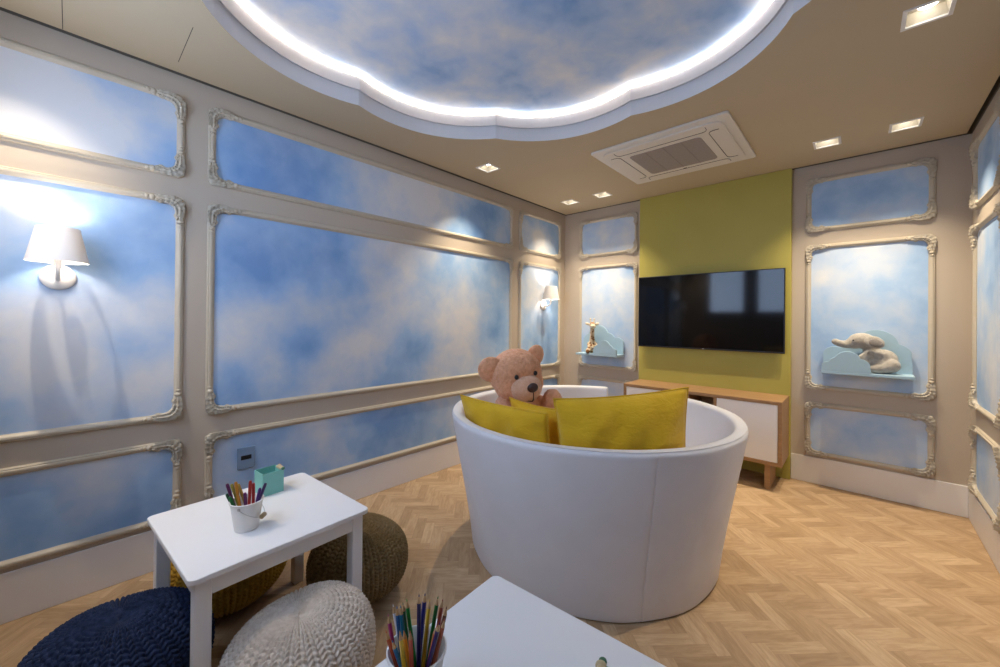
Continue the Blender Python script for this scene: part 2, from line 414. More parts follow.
# ------------------------------------------------------------------ framed sky panels
PROF = [(-.017, 0), (-.017, .006), (-.012, .009), (-.009, .015), (-.002, .019), (.005, .018), (.008, .012), (.012, .013), (.017, .007), (.017, 0)]
def frame_mesh(w, h):
    bm = NB(); inset = .017; pts = rrect(inset, w - inset, inset, h - inset, .045, 5); n = len(pts); rings = []
    for i, p in enumerate(pts):
        d = (Vector(pts[(i + 1) % n]) - Vector(pts[i - 1])).normalized(); nr = Vector((d.y, -d.x))
        rings.append([bm.verts.new((p[0] + nr.x * o, p[1] + nr.y * o, z)) for o, z in PROF])
    for i in range(n):
        a, b = rings[i], rings[(i + 1) % n]
        for k in range(len(PROF) - 1): bm.faces.new((a[k], b[k], b[k + 1], a[k + 1]))
    return bm
def ornament_mesh():
    bm = NB(); c = .066; R = .048; path = []
    for k in range(7): path.append((.128 - (.128 - c) * k / 7, c - R, 0, -1, k / 7 * .3))
    for k in range(15):
        a = -PI / 2 - PI / 2 * k / 14
        path.append((c + R * math.cos(a), c + R * math.sin(a), math.cos(a), math.sin(a), .3 + .4 * k / 14))
    for k in range(1, 8): path.append((c - R, c + (.128 - c) * k / 7, -1, 0, .7 + .3 * k / 7))
    rings = []
    cross = [(-1, 0), (-.96, .45), (-.75, .85), (-.5, .45), (-.25, .95), (0, 1), (.25, .55), (.5, 1), (.75, .5), (.92, .6), (1, 0)]
    for i, (x, y, nx, ny, f) in enumerate(path):
        m = math.sin(PI * f); sc = .5 + .5 * math.cos(i * 1.9)
        wi = .012 + .010 * m + .003 * sc; wo = .012 + .016 * m + .006 * sc * (.4 + m); hh = .016 + .014 * m + .007 * sc
        rings.append([bm.verts.new((x + nx * (o * (wo if o > 0 else wi)), y + ny * (o * (wo if o > 0 else wi)), h * hh)) for o, h in cross])
    for a, b in zip(rings, rings[1:]):
        for k in range(len(cross) - 1): bm.faces.new((a[k], a[k + 1], b[k + 1], b[k]))
    bm.faces.new(rings[0]); bm.faces.new(rings[-1][::-1])
    for sw in (0, 1):                                     # scrolls, husks and beads at both ends
        def P(s, t, z): return (t, s, z) if sw else (s, t, z)
        def rr(a, b, c_): return (b, a, c_) if sw else (a, b, c_)
        ball(bm, P(.126, .019, .014), rr(.012, .015, .013), 2)
        ball(bm, P(.108, .030, .012), rr(.011, .008, .012), 2)
        ball(bm, P(.107, .010, .010), rr(.014, .008, .011), 2)
        ball(bm, P(.146, .017, .012), rr(.010, .011, .012), 2)
        ball(bm, P(.163, .017, .010), rr(.011, .007, .010), 2)
        pts = []
        for k in range(22):                               # spiral volute
            a = k / 21 * 3.6 * PI; r = .013 - .010 * k / 21
            pts.append(P(.094 + r * math.cos(a), .029 + r * math.sin(a), .014 + .006 * k / 21))
        tube(bm, pts, .0038, 6)
    for k in range(5):
        a = -PI / 2 - PI / 2 * (k + .5) / 5
        ball(bm, (c + (R + .025) * math.cos(a), c + (R + .025) * math.sin(a), .009), (.010, .010, .012), 1)
    for v in bm.verts:
        v.co.x = max(v.co.x, .0005 - .002 * (v.co.z > .012)); v.co.y = max(v.co.y, .0005 - .002 * (v.co.z > .012))
    bmesh.ops.recalc_face_normals(bm, faces=bm.faces)
    me = bpy.data.meshes.new('corner_ornament'); bm.to_mesh(me); bm.free(); me.materials.append(M['mould'])
    for p in me.polygons: p.use_smooth = True
    return me
ORN = ornament_mesh()
WALLS = {'left': (Vector((0, 0, 0)), Vector((0, 1, 0)), Vector((1, 0, 0))),
         'back': (Vector((0, 0, 0)), Vector((1, 0, 0)), Vector((0, -1, 0))),
         'right': (Vector((W, 0, 0)), Vector((0, -1, 0)), Vector((-1, 0, 0))),
         'front': (Vector((0, -L, 0)), Vector((-1, 0, 0)), Vector((0, 1, 0)))}
trim_n = [0]
ROWS = [('high', 1.972, 2.388), ('middle', .738, 1.868), ('low', .222, .634)]
def sky_frame(wall, s0, s1, z0, z1, label, mat=None):
    o, s, n = WALLS[wall]; trim_n[0] += 1
    org = o + s * s0 + Vector((0, 0, z0)) + n * .0005
    mw = Matrix(((s.x, 0, n.x, org.x), (s.y, 0, n.y, org.y), (s.z, 1, n.z, org.z), (0, 0, 0, 1)))
    w, h = s1 - s0, z1 - z0
    f = obj('trim_%d' % trim_n[0], frame_mesh(w, h), M['mould'], smooth=True, auto=50)
    f.matrix_world = mw; tag(f, label, 'framed panel', 'moulded sky panels on the walls', 'structure')
    bm = NB(); prism(bm, rrect(.012, w - .012, .012, h - .012, .045), 0, .002, 'XY')
    obj('sky_panel', bm, mat or M['sky'], f)
    for x, y, a in ((0, 0, 0), (w, 0, PI / 2), (w, h, PI), (0, h, 1.5 * PI)):
        c = bpy.data.objects.new('corner_ornament', ORN); COL.objects.link(c); c.parent = f
        c.location = (x, y, .0005); c.rotation_euler = (0, 0, a)
    return f
for col, s0, s1, where in (('A', -4.31, -3.56, 'nearest the camera on the left wall, at the wall lamp'),
                           ('B', -3.462, -.964, 'wide centre bay of the left wall'),
                           ('C', -.855, -.109, 'narrow bay of the left wall by the far corner')):
    for rn, z0, z1 in ROWS:
        sky_frame('left', s0, s1, z0, z1, '%s sky panel in ivory moulding, %s' % (rn, where), M['skyleft'])
for s0, s1, where in ((.2, .886, 'far wall left of the television'), (2.262, 2.958, 'far wall right of the television')):
    for rn, z0, z1 in ROWS:
        sky_frame('back', s0, s1, z0, z1, '%s sky panel in ivory moulding, %s' % (rn, where), M['skyfar'])
for s0, s1, where in ((.152, .855, 'right wall by the far corner, at the picture edge'), (.964, 3.462, 'wide bay of the right wall')):
    for rn, z0, z1 in ROWS:
        sky_frame('right', s0, s1, z0, z1, '%s sky panel in ivory moulding, %s' % (rn, where), M['skyfar'])

# windows in the wall behind the camera (their blue daylight shows in the television glass)
M['day'] = emit('blue_daylight_pane', (.50, .68, 1.0), 5.0)
for k, (x0, x1) in enumerate(((.45, 1.08), (1.22, 1.85))):
    bm = NB()
    for a in ((x0, x1, 1.40, 1.45), (x0, x1, 2.25, 2.30), (x0, x0 + .05, 1.45, 2.25), (x1 - .05, x1, 1.45, 2.25)):
        box(bm, a[0], a[1], -L + .0005, -L + .03, a[2], a[3])
    w = struct('window_%d' % (k + 1), bm, M['skirt'], ['left', 'right'][k] + ' high window behind the camera, mirrored blue in the television', bevel=.003)
    obj('pane', BX(x0 + .045, x1 - .045, -L + .001, -L + .012, 1.445, 2.255), M['day'], w)

# ------------------------------------------------------------------ television wall
tag(obj('feature_panel', BX(.925, 2.172, -.05, -.0005, .001, 2.4985), M['yellow'], bevel=.002), 'tall yellow-green board panel behind the television', 'wall panel')
tv = thing('television', 'large flat black television hung on the yellow-green panel', 'television', (1.539, -.0505, 1.352))
w2, h2 = .601, .345
bm = BX(-w2, w2, -.05, -.03, -h2, h2); box(bm, -w2 * .62, w2 * .62, -.03, -.012, -h2 * .8, h2 * .4)
obj('bezel', bm, M['black'], tv, bevel=.004)
obj('screen', BX(-w2 + .008, w2 - .008, -.0512, -.0495, -h2 + .014, h2 - .008), M['screen'], tv)
obj('wall_mount', BX(-.2, .2, -.013, 0, -.15, .15), M['dark'], tv)
obj('logo_plate', BX(-.009, .009, -.0515, -.0495, -h2 + .003, -h2 + .011), plain('grey_mark', (.35, .35, .36), .4), tv, bevel=.002)  # small grey maker's logo on the lower bezel

cs = thing('tv_console', 'low oak television cabinet with white doors below the television', 'cabinet', (1.552, -.0515, 0))
hw = .612; y0 = -.375; T = .026; zb, zt = .192, .672
obj('top', BX(-hw, hw, y0, 0, zt - T, zt), M['oak'], cs, bevel=.002)
obj('bottom', BX(-hw, hw, y0, 0, zb, zb + T), M['oak'], cs, bevel=.002)
for sx in (-1, 1):
    a, b = sorted((sx * hw, sx * (hw - T))); obj('side_panel', BX(a, b, y0, 0, zb + T, zt - T), M['oak'], cs, bevel=.002)
obj('back_panel', BX(-hw + T, hw - T, -.012, 0, zb + T, zt - T), M['oak'], cs)
for x in (-.045, .165): obj('divider', BX(x - .011, x + .011, y0 + .002, -.012, zb + T, zt - T), M['oak'], cs)
for a, b in ((-hw + T + .002, -.058), (.178, hw - T - .002)):
    d = obj('door', BX(a, b, y0 + .003, y0 + .022, zb + T + .002, zt - T - .002), M['white'], cs, bevel=.002, )
obj('inner_shelf', BX(-.034, .154, y0 + .02, -.012, .42, .44), M['oak'], cs)
for sx in (-1, 1):
    a, b = sorted((sx * .50, sx * .535)); obj('leg', BX(a, b, y0 + .035, -.06, 0, zb), M['oak'], cs, bevel=.002)

# ------------------------------------------------------------------ round sofa
SO = Vector((1.414, -1.902, 0))
sofa = thing('tub_sofa', 'large round white tub sofa standing on the herringbone floor', 'sofa', SO)
def ro(z): return .666 + (z - .03) / .72 * .128
prof = [(ro(.24) - .03, .24), (.663, .006), (.670, .022)] + [(ro(z), z) for z in (.15, .3, .45, .6, .69, .72)]
prof += [(ro(.733), .733), (ro(.733) - .002, .7425), (ro(.733) - .009, .7495), (.785, .752), (.765, .752), (.745, .7505), (.736, .746), (.731, .737), (.729, .72), (.722, .6), (.712, .5), (.702, .42), (.69, .28)]
prof[0] = (.60, .006)
prof = [(.60, .28)] + prof
a0, a1 = math.radians(108.8), math.radians(360 + 69)
angs = list(np.linspace(a0, a1, 150)); seam = math.radians(360 - 41)
er = .022; rm = .745
for k in range(1, 6): angs += [a0 + er / rm * (k / 6) ** 1.5, a1 - er / rm * (k / 6) ** 1.5]
for dd in (-.006, -.003, 0, .003, .006): angs.append(seam + dd)
angs = sorted(angs); bm = NB(); rings = []
for a in angs:
    e = min(a - a0, a1 - a) * rm
    ins = er - math.sqrt(max(0, er * er - max(0, er - e) ** 2)) if e < er else 0
    sd = .0035 * max(0, 1 - abs(a - seam) / .0045)
    ring = []
    for i, (r, z) in enumerate(prof):
        out = 1 <= i <= 9
        r2 = r; z2 = z
        if ins:
            zt_ = .752 - ins; z2 = min(z, zt_ + (z - zt_) * .25) if z > zt_ else z
            mid = .5 * (ro(z) + .715); r2 = r - ins if r > mid else r + ins * .7
        if out: r2 -= sd
        r2 += .0015 * math.sin(a * 13 + z * 9) * (1 if out else .4)
        ring.append(bm.verts.new((r2 * math.cos(a), r2 * math.sin(a), z2)))
    rings.append(ring)
m = len(prof)
for a, b in zip(rings, rings[1:]):
    for k in range(m): bm.faces.new((a[k], a[(k + 1) % m], b[(k + 1) % m], b[k]))
bm.faces.new(rings[0]); bm.faces.new(rings[-1][::-1])
obj('shell', bm, M['leather'], sofa, smooth=True, auto=60)
bm = NB(); lathe(bm, [(0, .006), (.65, .006), (.662, .024), (ro(.24) - .006, .24), (ro(.27) - .02, .275), (0, .275)], 96)
obj('base', bm, M['leather'], sofa, smooth=True, auto=50)
bm = NB(); lathe(bm, [(0, .276), (.66, .276), (.683, .295), (.688, .35), (.68, .395), (.65, .415), (.3, .425), (0, .427)], 96)
obj('seat_cushion', bm, M['leather'], sofa, smooth=True, auto=60)
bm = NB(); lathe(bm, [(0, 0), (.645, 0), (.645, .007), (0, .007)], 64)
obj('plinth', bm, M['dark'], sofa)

def cushion_mesh(w, h, t, sag=0.0, seed=0, n=34):
    """pillow: pinched corners, seam round the edge, creases"""
    rs = np.random.RandomState(seed); ph = rs.rand(6) * 6
    bm = NB(); gr = {}
    for side in (1, -1):
        for i in range(n + 1):
            for j in range(n + 1):
                edge = i in (0, n) or j in (0, n)
                if side == -1 and edge: gr[(side, i, j)] = gr[(1, i, j)]; continue
                u = -1 + 2 * i / n; v = -1 + 2 * j / n
                x = u * w / 2 * (1 - .07 * (1 - abs(v) ** 2.2)) if False else u * w / 2 * (1 - .055 * (1 - v * v))
                z = v * h / 2 * (1 - .055 * (1 - u * u))
                if v > 0: z -= sag * (1 - u * u) * v
                f = max(0, (1 - u ** 4) * (1 - v ** 4)) ** .55 * (.55 + .45 * (1 - u * u) ** .5 * (1 - v * v) ** .5)
                cr = .006 * math.sin(7 * u + 4 * v + ph[0]) + .005 * math.sin(11 * u - 7 * v + ph[1]) + .004 * math.sin(5 * u * v * 3 + ph[2])
                y = side * (t / 2 * f + cr * f)
                gr[(side, i, j)] = bm.verts.new((x, y, z))
    for side in (1, -1):
        for i in range(n):
            for j in range(n):
                q = [gr[(side, i, j)], gr[(side, i + 1, j)], gr[(side, i + 1, j + 1)], gr[(side, i, j + 1)]]
                bm.faces.new(q if side == -1 else q[::-1])
    return bm
def cushion(label, c, xdir, lean, w, h, t, sag, seed, roll=0):
    """c = centre, xdir = heading of the long edge (radians), lean = backward tilt"""
    r = tag(obj('cushion', cushion_mesh(w, h, t, sag, seed), M['cushion'], smooth=True), label, 'cushion', 'mustard cushions on the sofa')
    r.matrix_world = Matrix.Translation(c) @ Matrix.Rotation(xdir, 4, 'Z') @ Matrix.Rotation(lean, 4, 'X') @ Matrix.Rotation(roll, 4, 'Y')
    tb = NB(); n = 34; pts = []
    for i in range(n + 1): pts.append((-1 + 2 * i / n, -1))
    for i in range(1, n + 1): pts.append((1, -1 + 2 * i / n))
    for i in range(1, n + 1): pts.append((1 - 2 * i / n, 1))
    for i in range(1, n): pts.append((-1, 1 - 2 * i / n))
    P = []
    for u, v in pts:
        z = v * h / 2 * (1 - .055 * (1 - u * u))
        if v > 0: z -= sag * (1 - u * u) * v
        P.append((u * w / 2 * (1 - .055 * (1 - v * v)), 0, z))
    tube(tb, P, .0035, 6, closed=True)
    obj('piping', tb, M['cushion'], r, smooth=True)
    return r
def pol(r, deg, z): return (SO.x + r * math.cos(math.radians(deg)), SO.y + r * math.sin(math.radians(deg)), z)
cushion('wide mustard cushion on the right, upright against the near rim of the sofa', pol(.582, -45.8, .700), math.radians(43.5), math.radians(10), .575, .515, .22, .0, 1, math.radians(-5.5))
cushion('mustard cushion furthest left, leaning low on the sofa rim before the bear', (1.263, -2.458, .642), math.radians(-1), math.radians(14), .59, .42, .11, 0, 2)
cushion('smaller mustard cushion half hidden in the middle, before the bear\'s paw', (1.395, -2.338, .642), math.radians(-8), math.radians(15), .37, .42, .085, 0, 3)

# ------------------------------------------------------------------ teddy bear
M['bear'] = fur_mat('apricot_plush', (.74, .34, .18), (.93, .51, .30))
M['muzzle'] = fur_mat('pale_apricot_plush', (.72, .40, .24), (.84, .53, .36))
M['nose'] = plain('brown_satin_nose', (.045, .018, .014), .45)
bear = thing('teddy_bear', 'big apricot teddy bear sitting on the round sofa', 'teddy bear', (1.022, -2.084, .428), math.radians(-16))
# local frame: +x is where the bear faces
bm = NB()
ball(bm, (0, 0, .17), (.145, .15, .17), 3)
ball(bm, (.01, 0, .29), (.115, .125, .11), 3)
for s in (-1, 1):
    limb(bm, [(.02, s * .11, .33, .052), (.09, s * .165, .29, .048), (.155, s * .15, .36 if s > 0 else .24, .058)], 5)
    limb(bm, [(.05, s * .09, .075, .07), (.13, s * .115, .068, .062), (.165, s * .12, .078, .062)], 4)
blob('body', bm, M['bear'], bear, .011, 4, .009)
# head, turned down and to the side
hd = obj('head', NB(), M['bear'], bear) if False else None
HM = Matrix.Translation((.0, -.015, .503)) @ Euler((math.radians(9), math.radians(13), math.radians(-6))).to_matrix().to_4x4()
def hb(bm, c, r, rot=None):
    m_ = HM @ Matrix.Translation(c) @ (rot.to_4x4() if rot else Matrix.Identity(4)) @ Matrix.Diagonal((*r, 1))
    bmesh.ops.create_icosphere(bm, subdivisions=3, radius=1, matrix=m_)
bm = NB()
hb(bm, (0, 0, 0), (.150, .165, .152)); hb(bm, (.045, .07, -.05), (.095, .085, .085)); hb(bm, (.045, -.07, -.05), (.095, .085, .085))
hb(bm, (.03, 0, .06), (.12, .12, .10)); hb(bm, (-.02, 0, -.12), (.10, .10, .06))
head = blob('head', bm, M['bear'], bear, .009, 5, .008)
for s in (-1, 1):
    bm = NB()
    hb(bm, (-.015, s * (.148 if s > 0 else .155), .080 if s > 0 else .052), (.035, .070 if s > 0 else .080, .074 if s > 0 else .082), Euler((s * -.6, 0, s * .3)).to_matrix())
    e = blob('ear', bm, M['bear'], head, .006, 3, .003)
bm = NB(); hb(bm, (.135, 0, -.040), (.088, .098, .080)); hb(bm, (.12, 0, -.085), (.075, .075, .05))
mz = blob('muzzle', bm, M['muzzle'], head, .007, 4, .003)
bm = NB(); hb(bm, (.216, 0, -.008), (.022, .033, .028)); obj('nose', bm, M['nose'], head, smooth=True)
for s in (-1, 1):
    bm = NB(); hb(bm, (.139, s * .062, .040), (.012, .013, .014)); obj('eye', bm, M['black'], head, smooth=True)
bm = NB()
pts = [HM @ Vector(q) for q in ((.2235, 0, -.035), (.224, 0, -.07), (.212, 0, -.095))]
tube(bm, pts, .0028, 6)
pts = [HM @ Vector((.205 - .03 * abs(k) / 4, k * .012, -.098 + .012 * (k / 4) ** 2)) for k in range(-4, 5)]
tube(bm, pts, .0028, 6)
obj('mouth', bm, M['nose'], head)

# ------------------------------------------------------------------ cloud shelves and their toys
def envelope(circles, x0, x1, n=70, floor=0.0):
    pts = []
    for k in range(n + 1):
        x = x0 + (x1 - x0) * k / n; t_ = floor
        for cx, cz, r in circles:
            d = r * r - (x - cx) ** 2
            if d > 0: t_ = max(t_, cz + math.sqrt(d))
        pts.append((x, max(t_, floor + .004)))
    return [(x0, 0)] + pts + [(x1, 0)]
def cloud_shelf(name_label, loc, mirror):
    s = thing('cloud_shelf', name_label, 'shelf', loc, 0, 'pale blue cloud shelves on the far wall')
    m_ = -1 if mirror else 1
    wd = .24; dp = .18
    obj('board', BX(-wd, wd, -dp, 0, -.022, 0), M['shelf'], s, bevel=.003)
    back = [(-.170, .10, .073), (.055, .185, .118), (-.06, .14, .08), (.146, .115, .094)]
    bm = NB(); prism(bm, [(m_ * x, z) for x, z in envelope(back, -.238, .24)], -.02, 0); obj('back_cloud', bm, M['shelf'], s, bevel=.0015)
    front = [(-.205, .02, .045), (-.155, .055, .045), (-.095, .075, .072), (-.03, .04, .056), (0, .01, .03)]
    bm = NB(); prism(bm, [(m_ * x, z) for x, z in envelope(front, -.238, .03)], -dp, -dp + .016); obj('front_cloud', bm, M['shelf'], s, bevel=.0015)
    return s
shz = .908
cloud_shelf('cloud shelf left of the television, holding the toy giraffe', (.518, -.021, shz), True)
cloud_shelf('cloud shelf right of the television, holding the toy elephant', (2.612, -.021, shz), False)

M['ele'] = fur_mat('grey_plush', (.36, .33, .29), (.52, .48, .43))
M['ele_in'] = fur_mat('dark_grey_plush', (.20, .18, .165), (.28, .25, .235))
el = thing('toy_elephant', 'grey plush elephant reclining on the shelf right of the television', 'soft toy', (2.66, -.113, shz + .001)); el.scale = (1, .85, 1)
bm = NB()
ball(bm, (.045, .015, .092), (.075, .052, .075), 3); ball(bm, (.0, .01, .115), (.058, .048, .062), 3)      # trunk of the body
ball(bm, (.075, .0, .055), (.055, .045, .052), 3)
ball(bm, (-.070, -.005, .224), (.074, .062, .056), 3); ball(bm, (-.108, -.01, .206), (.05, .044, .042), 3); ball(bm, (-.02, .01, .165), (.045, .04, .045), 3)     # head
limb(bm, [(-.115, -.012, .202, .036), (-.15, -.016, .194, .029), (-.185, -.02, .198, .025), (-.212, -.022, .212, .023)], 6)  # proboscis
limb(bm, [(-.03, -.035, .125, .036), (-.06, -.042, .10, .032), (-.05, -.046, .078, .028)], 5); ball(bm, (.01, -.02, .07), (.05, .04, .05), 3)
limb(bm, [(-.02, .04, .11, .034), (-.06, .03, .07, .028), (-.07, .02, .035, .027)], 5)
limb(bm, [(.085, -.03, .06, .045), (.04, -.045, .038, .036), (-.008, -.045, .032, .032)], 5)
limb(bm, [(.085, .03, .05, .04), (.05, .03, .035, .033), (.015, .03, .032, .032)], 5)
limb(bm, [(.11, .02, .08, .012), (.125, .01, .05, .008)], 4)
blob('body', bm, M['ele'], el, .0055, 4, .002)
for s in (-1, 1):
    bm = NB(); ball(bm, (-.004, -.012 + s * .06, .216), (.060, .012, .044), 3, Euler((s * .2, .25, s * -.35)).to_matrix())
    e = blob('ear', bm, M['ele'], el, .005, 3, .002)
    bm = NB(); ball(bm, (.004, -.014 + s * .0665, .211), (.042, .010, .030), 2, Euler((s * .2, .25, s * -.35)).to_matrix())
    obj('ear_lining', bm, M['ele_in'], e, smooth=True)
    bm = NB(); ball(bm, (-.112, -.008 + s * .044, .226), .0065, 2); obj('eye', bm, M['black'], el, smooth=True)

M['gir'] = fur_mat('giraffe_plush', (.62, .47, .30), (.74, .60, .42), .2, (.26, .12, .05))
M['girp'] = fur_mat('cream_plush', (.70, .60, .42), (.80, .70, .52), .2)
M['girb'] = fur_mat('brown_plush', (.17, .08, .035), (.27, .13, .06), .2)
gi = thing('toy_giraffe', 'small spotted plush giraffe sitting upright on the shelf left of the television', 'soft toy', (.43, -.115, shz + .001), math.radians(-52)); gi.scale = (1.13, 1.13, 1.13)
bm = NB()                                                   # faces local +x
ball(bm, (-.005, 0, .055), (.045, .042, .055), 3); limb(bm, [(0, 0, .09, .032), (.008, 0, .16, .023), (.012, 0, .235, .021)], 8)
ball(bm, (.018, 0, .268), (.034, .030, .030), 3)
for s in (-1, 1):
    limb(bm, [(.01, s * .03, .09, .017), (.04, s * .034, .055, .014), (.05, s * .032, .03, .014)], 5)
    limb(bm, [(.01, s * .035, .03, .022), (.05, s * .05, .022, .019), (.075, s * .052, .02, .018)], 5)
limb(bm, [(-.04, 0, .05, .008), (-.06, 0, .02, .007)], 4)
gb = blob('body', bm, M['gir'], gi, .0045, 3, .001)
bm = NB(); ball(bm, (.048, 0, .255), (.028, .028, .022), 3); obj('muzzle', bm, M['girp'], gi, smooth=True)
for s in (-1, 1):
    bm = NB(); ball(bm, (.006, s * .045, .278), (.008, .024, .013), 2, Euler((s * .4, 0, 0)).to_matrix()); obj('ear', bm, M['girp'], gi, smooth=True)
    bm = NB(); tube(bm, [(.012, s * .015, .285), (.01, s * .018, .322)], .0045, 8); ball(bm, (.01, s * .018, .325), .0085, 2); obj('horn', bm, M['girp'], gi, smooth=True)
    bm = NB(); ball(bm, (.042, s * .022, .278), .005, 2); obj('eye', bm, M['black'], gi, smooth=True)
    bm = NB(); ball(bm, (.088, s * .053, .02), (.012, .019, .019), 2); obj('hoof', bm, M['girb'], gi, smooth=True)

# ------------------------------------------------------------------ wall lamps
def sconce(label, y):
    s = thing('wall_lamp', label, 'wall lamp', (.0025, y, 1.428), 0, 'white shaded wall lamps on the left wall')
    ry = Matrix.Rotation(PI / 2, 4, 'Y')
    bm = NB(); lathe(bm, [(0, 0), (.053, 0), (.055, .004), (.054, .010), (.048, .015), (.02, .018), (0, .018)], 40, ry)
    obj('backplate', bm, M['metalwhite'], s, smooth=True, auto=40)
    bm = NB(); pts = [(.015, 0, -.012), (.06, 0, -.012)] + [(.06 + .045 * math.sin(a), 0, .033 - .045 * math.cos(a)) for a in np.linspace(.15, PI / 2, 9)] + [(.105, 0, .085)]
    tube(bm, pts, .0075, 12)
    lathe(bm, [(.0, .03), (.011, .03), (.0125, .075), (.016, .08), (.016, .115), (0, .115)], 20, Matrix.Translation((.105, 0, 0)))
    obj('arm', bm, M['metalwhite'], s, smooth=True, auto=40)
    bm = NB(); r0, r1, z0, z1 = .092, .064, .056, .198; th = .0012
    lathe(bm, [(r0, z0), (r1, z1), (r1 - th, z1), (r0 - th, z0)], 56, Matrix.Translation((.105, 0, 0)), closed=True)
    sh = obj('lamp_shade', bm, M['shade'], s, smooth=True, auto=40)
    bm = NB()
    for k in range(3):
        a = 2 * PI * k / 3
        tube(bm, [(.105, 0, .112), (.105 + .067 * math.cos(a), .067 * math.sin(a), .18)], .0012, 6)
    obj('shade_spider', bm, M['steel'], sh)
    bm = NB(); lathe(bm, [(0, .115), (.010, .117), (.021, .138), (.019, .156), (.009, .168), (0, .170)], 20, Matrix.Translation((.105, 0, 0)))
    obj('bulb', bm, M['globe'], s, smooth=True)
    return s
for lab, y in (('white cone-shaded wall lamp at the left edge, on the nearest panel', -3.99),
               ('small white cone-shaded wall lamp in the far corner bay', -.435)):
    sconce(lab, y)
def point(name, loc, power, col, r):
    l = bpy.data.lights.new(name, 'POINT'); l.energy = power; l.color = col; l.shadow_soft_size = r
    o = bpy.data.objects.new(name, l); COL.objects.link(o); o.location = loc
    return o

# ------------------------------------------------------------------ downlights
def downlight(x, y, label):
    d = thing('downlight', label, 'ceiling spotlight', (x, y, H), 0, 'square recessed downlights in the ceiling')
    bm = NB(); o_, i_ = .074, .060
    for a in ((-o_, o_, -o_, -i_), (-o_, o_, i_, o_), (-o_, -i_, -i_, i_), (i_, o_, -i_, i_)): box(bm, *a, -.004, .004)
    obj('frame', bm, M['metalwhite'], d, bevel=.0015)
    bm = NB(); q = [(-i_, -i_), (i_, -i_), (i_, i_), (-i_, i_)]; k_ = .9
    lo = [bm.verts.new((*p, .004)) for p in q]; hi = [bm.verts.new((p[0] * k_, p[1] * k_, .05)) for p in q]
    for i in range(4): bm.faces.new((lo[i], lo[(i + 1) % 4], hi[(i + 1) % 4], hi[i]))
    bm.faces.new(hi[::-1]); obj('housing', bm, M['can'], d)
    bm = NB(); lathe(bm, [(0, .026), (.022, .028), (.030, .033), (.033, .049), (0, .049)], 28); obj('lamp', bm, M['bulb'], d, smooth=True)
    l = bpy.data.lights.new('downlight_beam', 'SPOT'); l.energy = 54 if y > -3 else 40; l.color = (1, .84, .62); l.spot_size = math.radians(92); l.spot_blend = 1.0; l.shadow_soft_size = .011
    o = bpy.data.objects.new('downlight_beam', l); COL.objects.link(o); o.location = (x, y, H + .004)
names = ['square ceiling downlight nearest the far left corner', 'square ceiling downlight second from the far left corner', 'square ceiling downlight above the wide left wall panel',
         'square ceiling downlight right of the air conditioner, nearer the yellow panel', 'square ceiling downlight nearest the far right corner', 'square ceiling downlight at the top right of the picture',
         'square ceiling downlight above the left wall lamp, behind the camera']
for (x, y), n_ in zip(DL + DLX, names): downlight(x, y, n_)

# ------------------------------------------------------------------ ceiling air conditioner
ac = thing('air_conditioner', 'square white ceiling cassette air conditioner with grey grille', 'air conditioner', (1.557, -.945, H))
bm = NB(); prism(bm, rrect(-.452, .452, -.422, .422, .018), -.016, -.0005, 'XY'); prism(bm, rrect(-.40, .40, -.37, .37, .07, 8), -.026, -.016, 'XY')
obj('panel', bm, M['acwhite'], ac, bevel=.003)
bm = NB(); prism(bm, rrect(-.245, .245, -.225, .225, .03), -.0285, -.025, 'XY'); gr_ = obj('intake_grille', bm, M['grey'], ac)
for x in (-.123, 0, .123): obj('grille_rib', BX(x - .003, x + .003, -.224, .224, -.0295, -.028), plain('grille_rib_grey', (.27, .235, .215), .6), gr_)
for k, (ln, off) in enumerate(((.30, .31), (.26, .335), (.30, .31), (.26, .335))):
    a = k * PI / 2; m_ = Matrix.Rotation(a, 4, 'Z')
    bm = NB(); prism(bm, rrect(-ln, ln, -off - .052, -off + .03, .038, 8), -.0275, -.0262, 'XY'); bmesh.ops.transform(bm, matrix=m_, verts=bm.verts)
    f_ = obj('air_flap', bm, M['acwhite'], ac)
    bm = NB(); pts = [(-ln - .004, -off - .03, -.0272)] + [(-ln + .03 - .034 * math.cos(q), -off + .0 + .034 * math.sin(q), -.0272) for q in np.linspace(0, PI / 2, 6)] + \
        [(ln - .03 + .034 * math.sin(q), -off + .0 + .034 * math.cos(q), -.0272) for q in np.linspace(0, PI / 2, 6)] + [(ln + .004, -off - .03, -.0272)]
    tube(bm, pts, .0018, 6); bmesh.ops.transform(bm, matrix=m_, verts=bm.verts)
    obj('air_slot', bm, M['slot'], f_)
obj('sensor_eye', BX(-.012, .012, .262, .27, -.0285, -.0255), M['slot'], ac)

# ------------------------------------------------------------------ wall switch
sw = thing('wall_socket', 'square blue-grey socket plate on the low sky panel behind the table', 'wall socket', (.0028, -3.270, .462))
obj('plate', BX(0, .009, -.043, .043, -.061, .061), M['socket'], sw, bevel=.003)
obj('socket_opening', BX(.0085, .0105, -.026, .026, -.009, .015), M['black'], sw, bevel=.001)

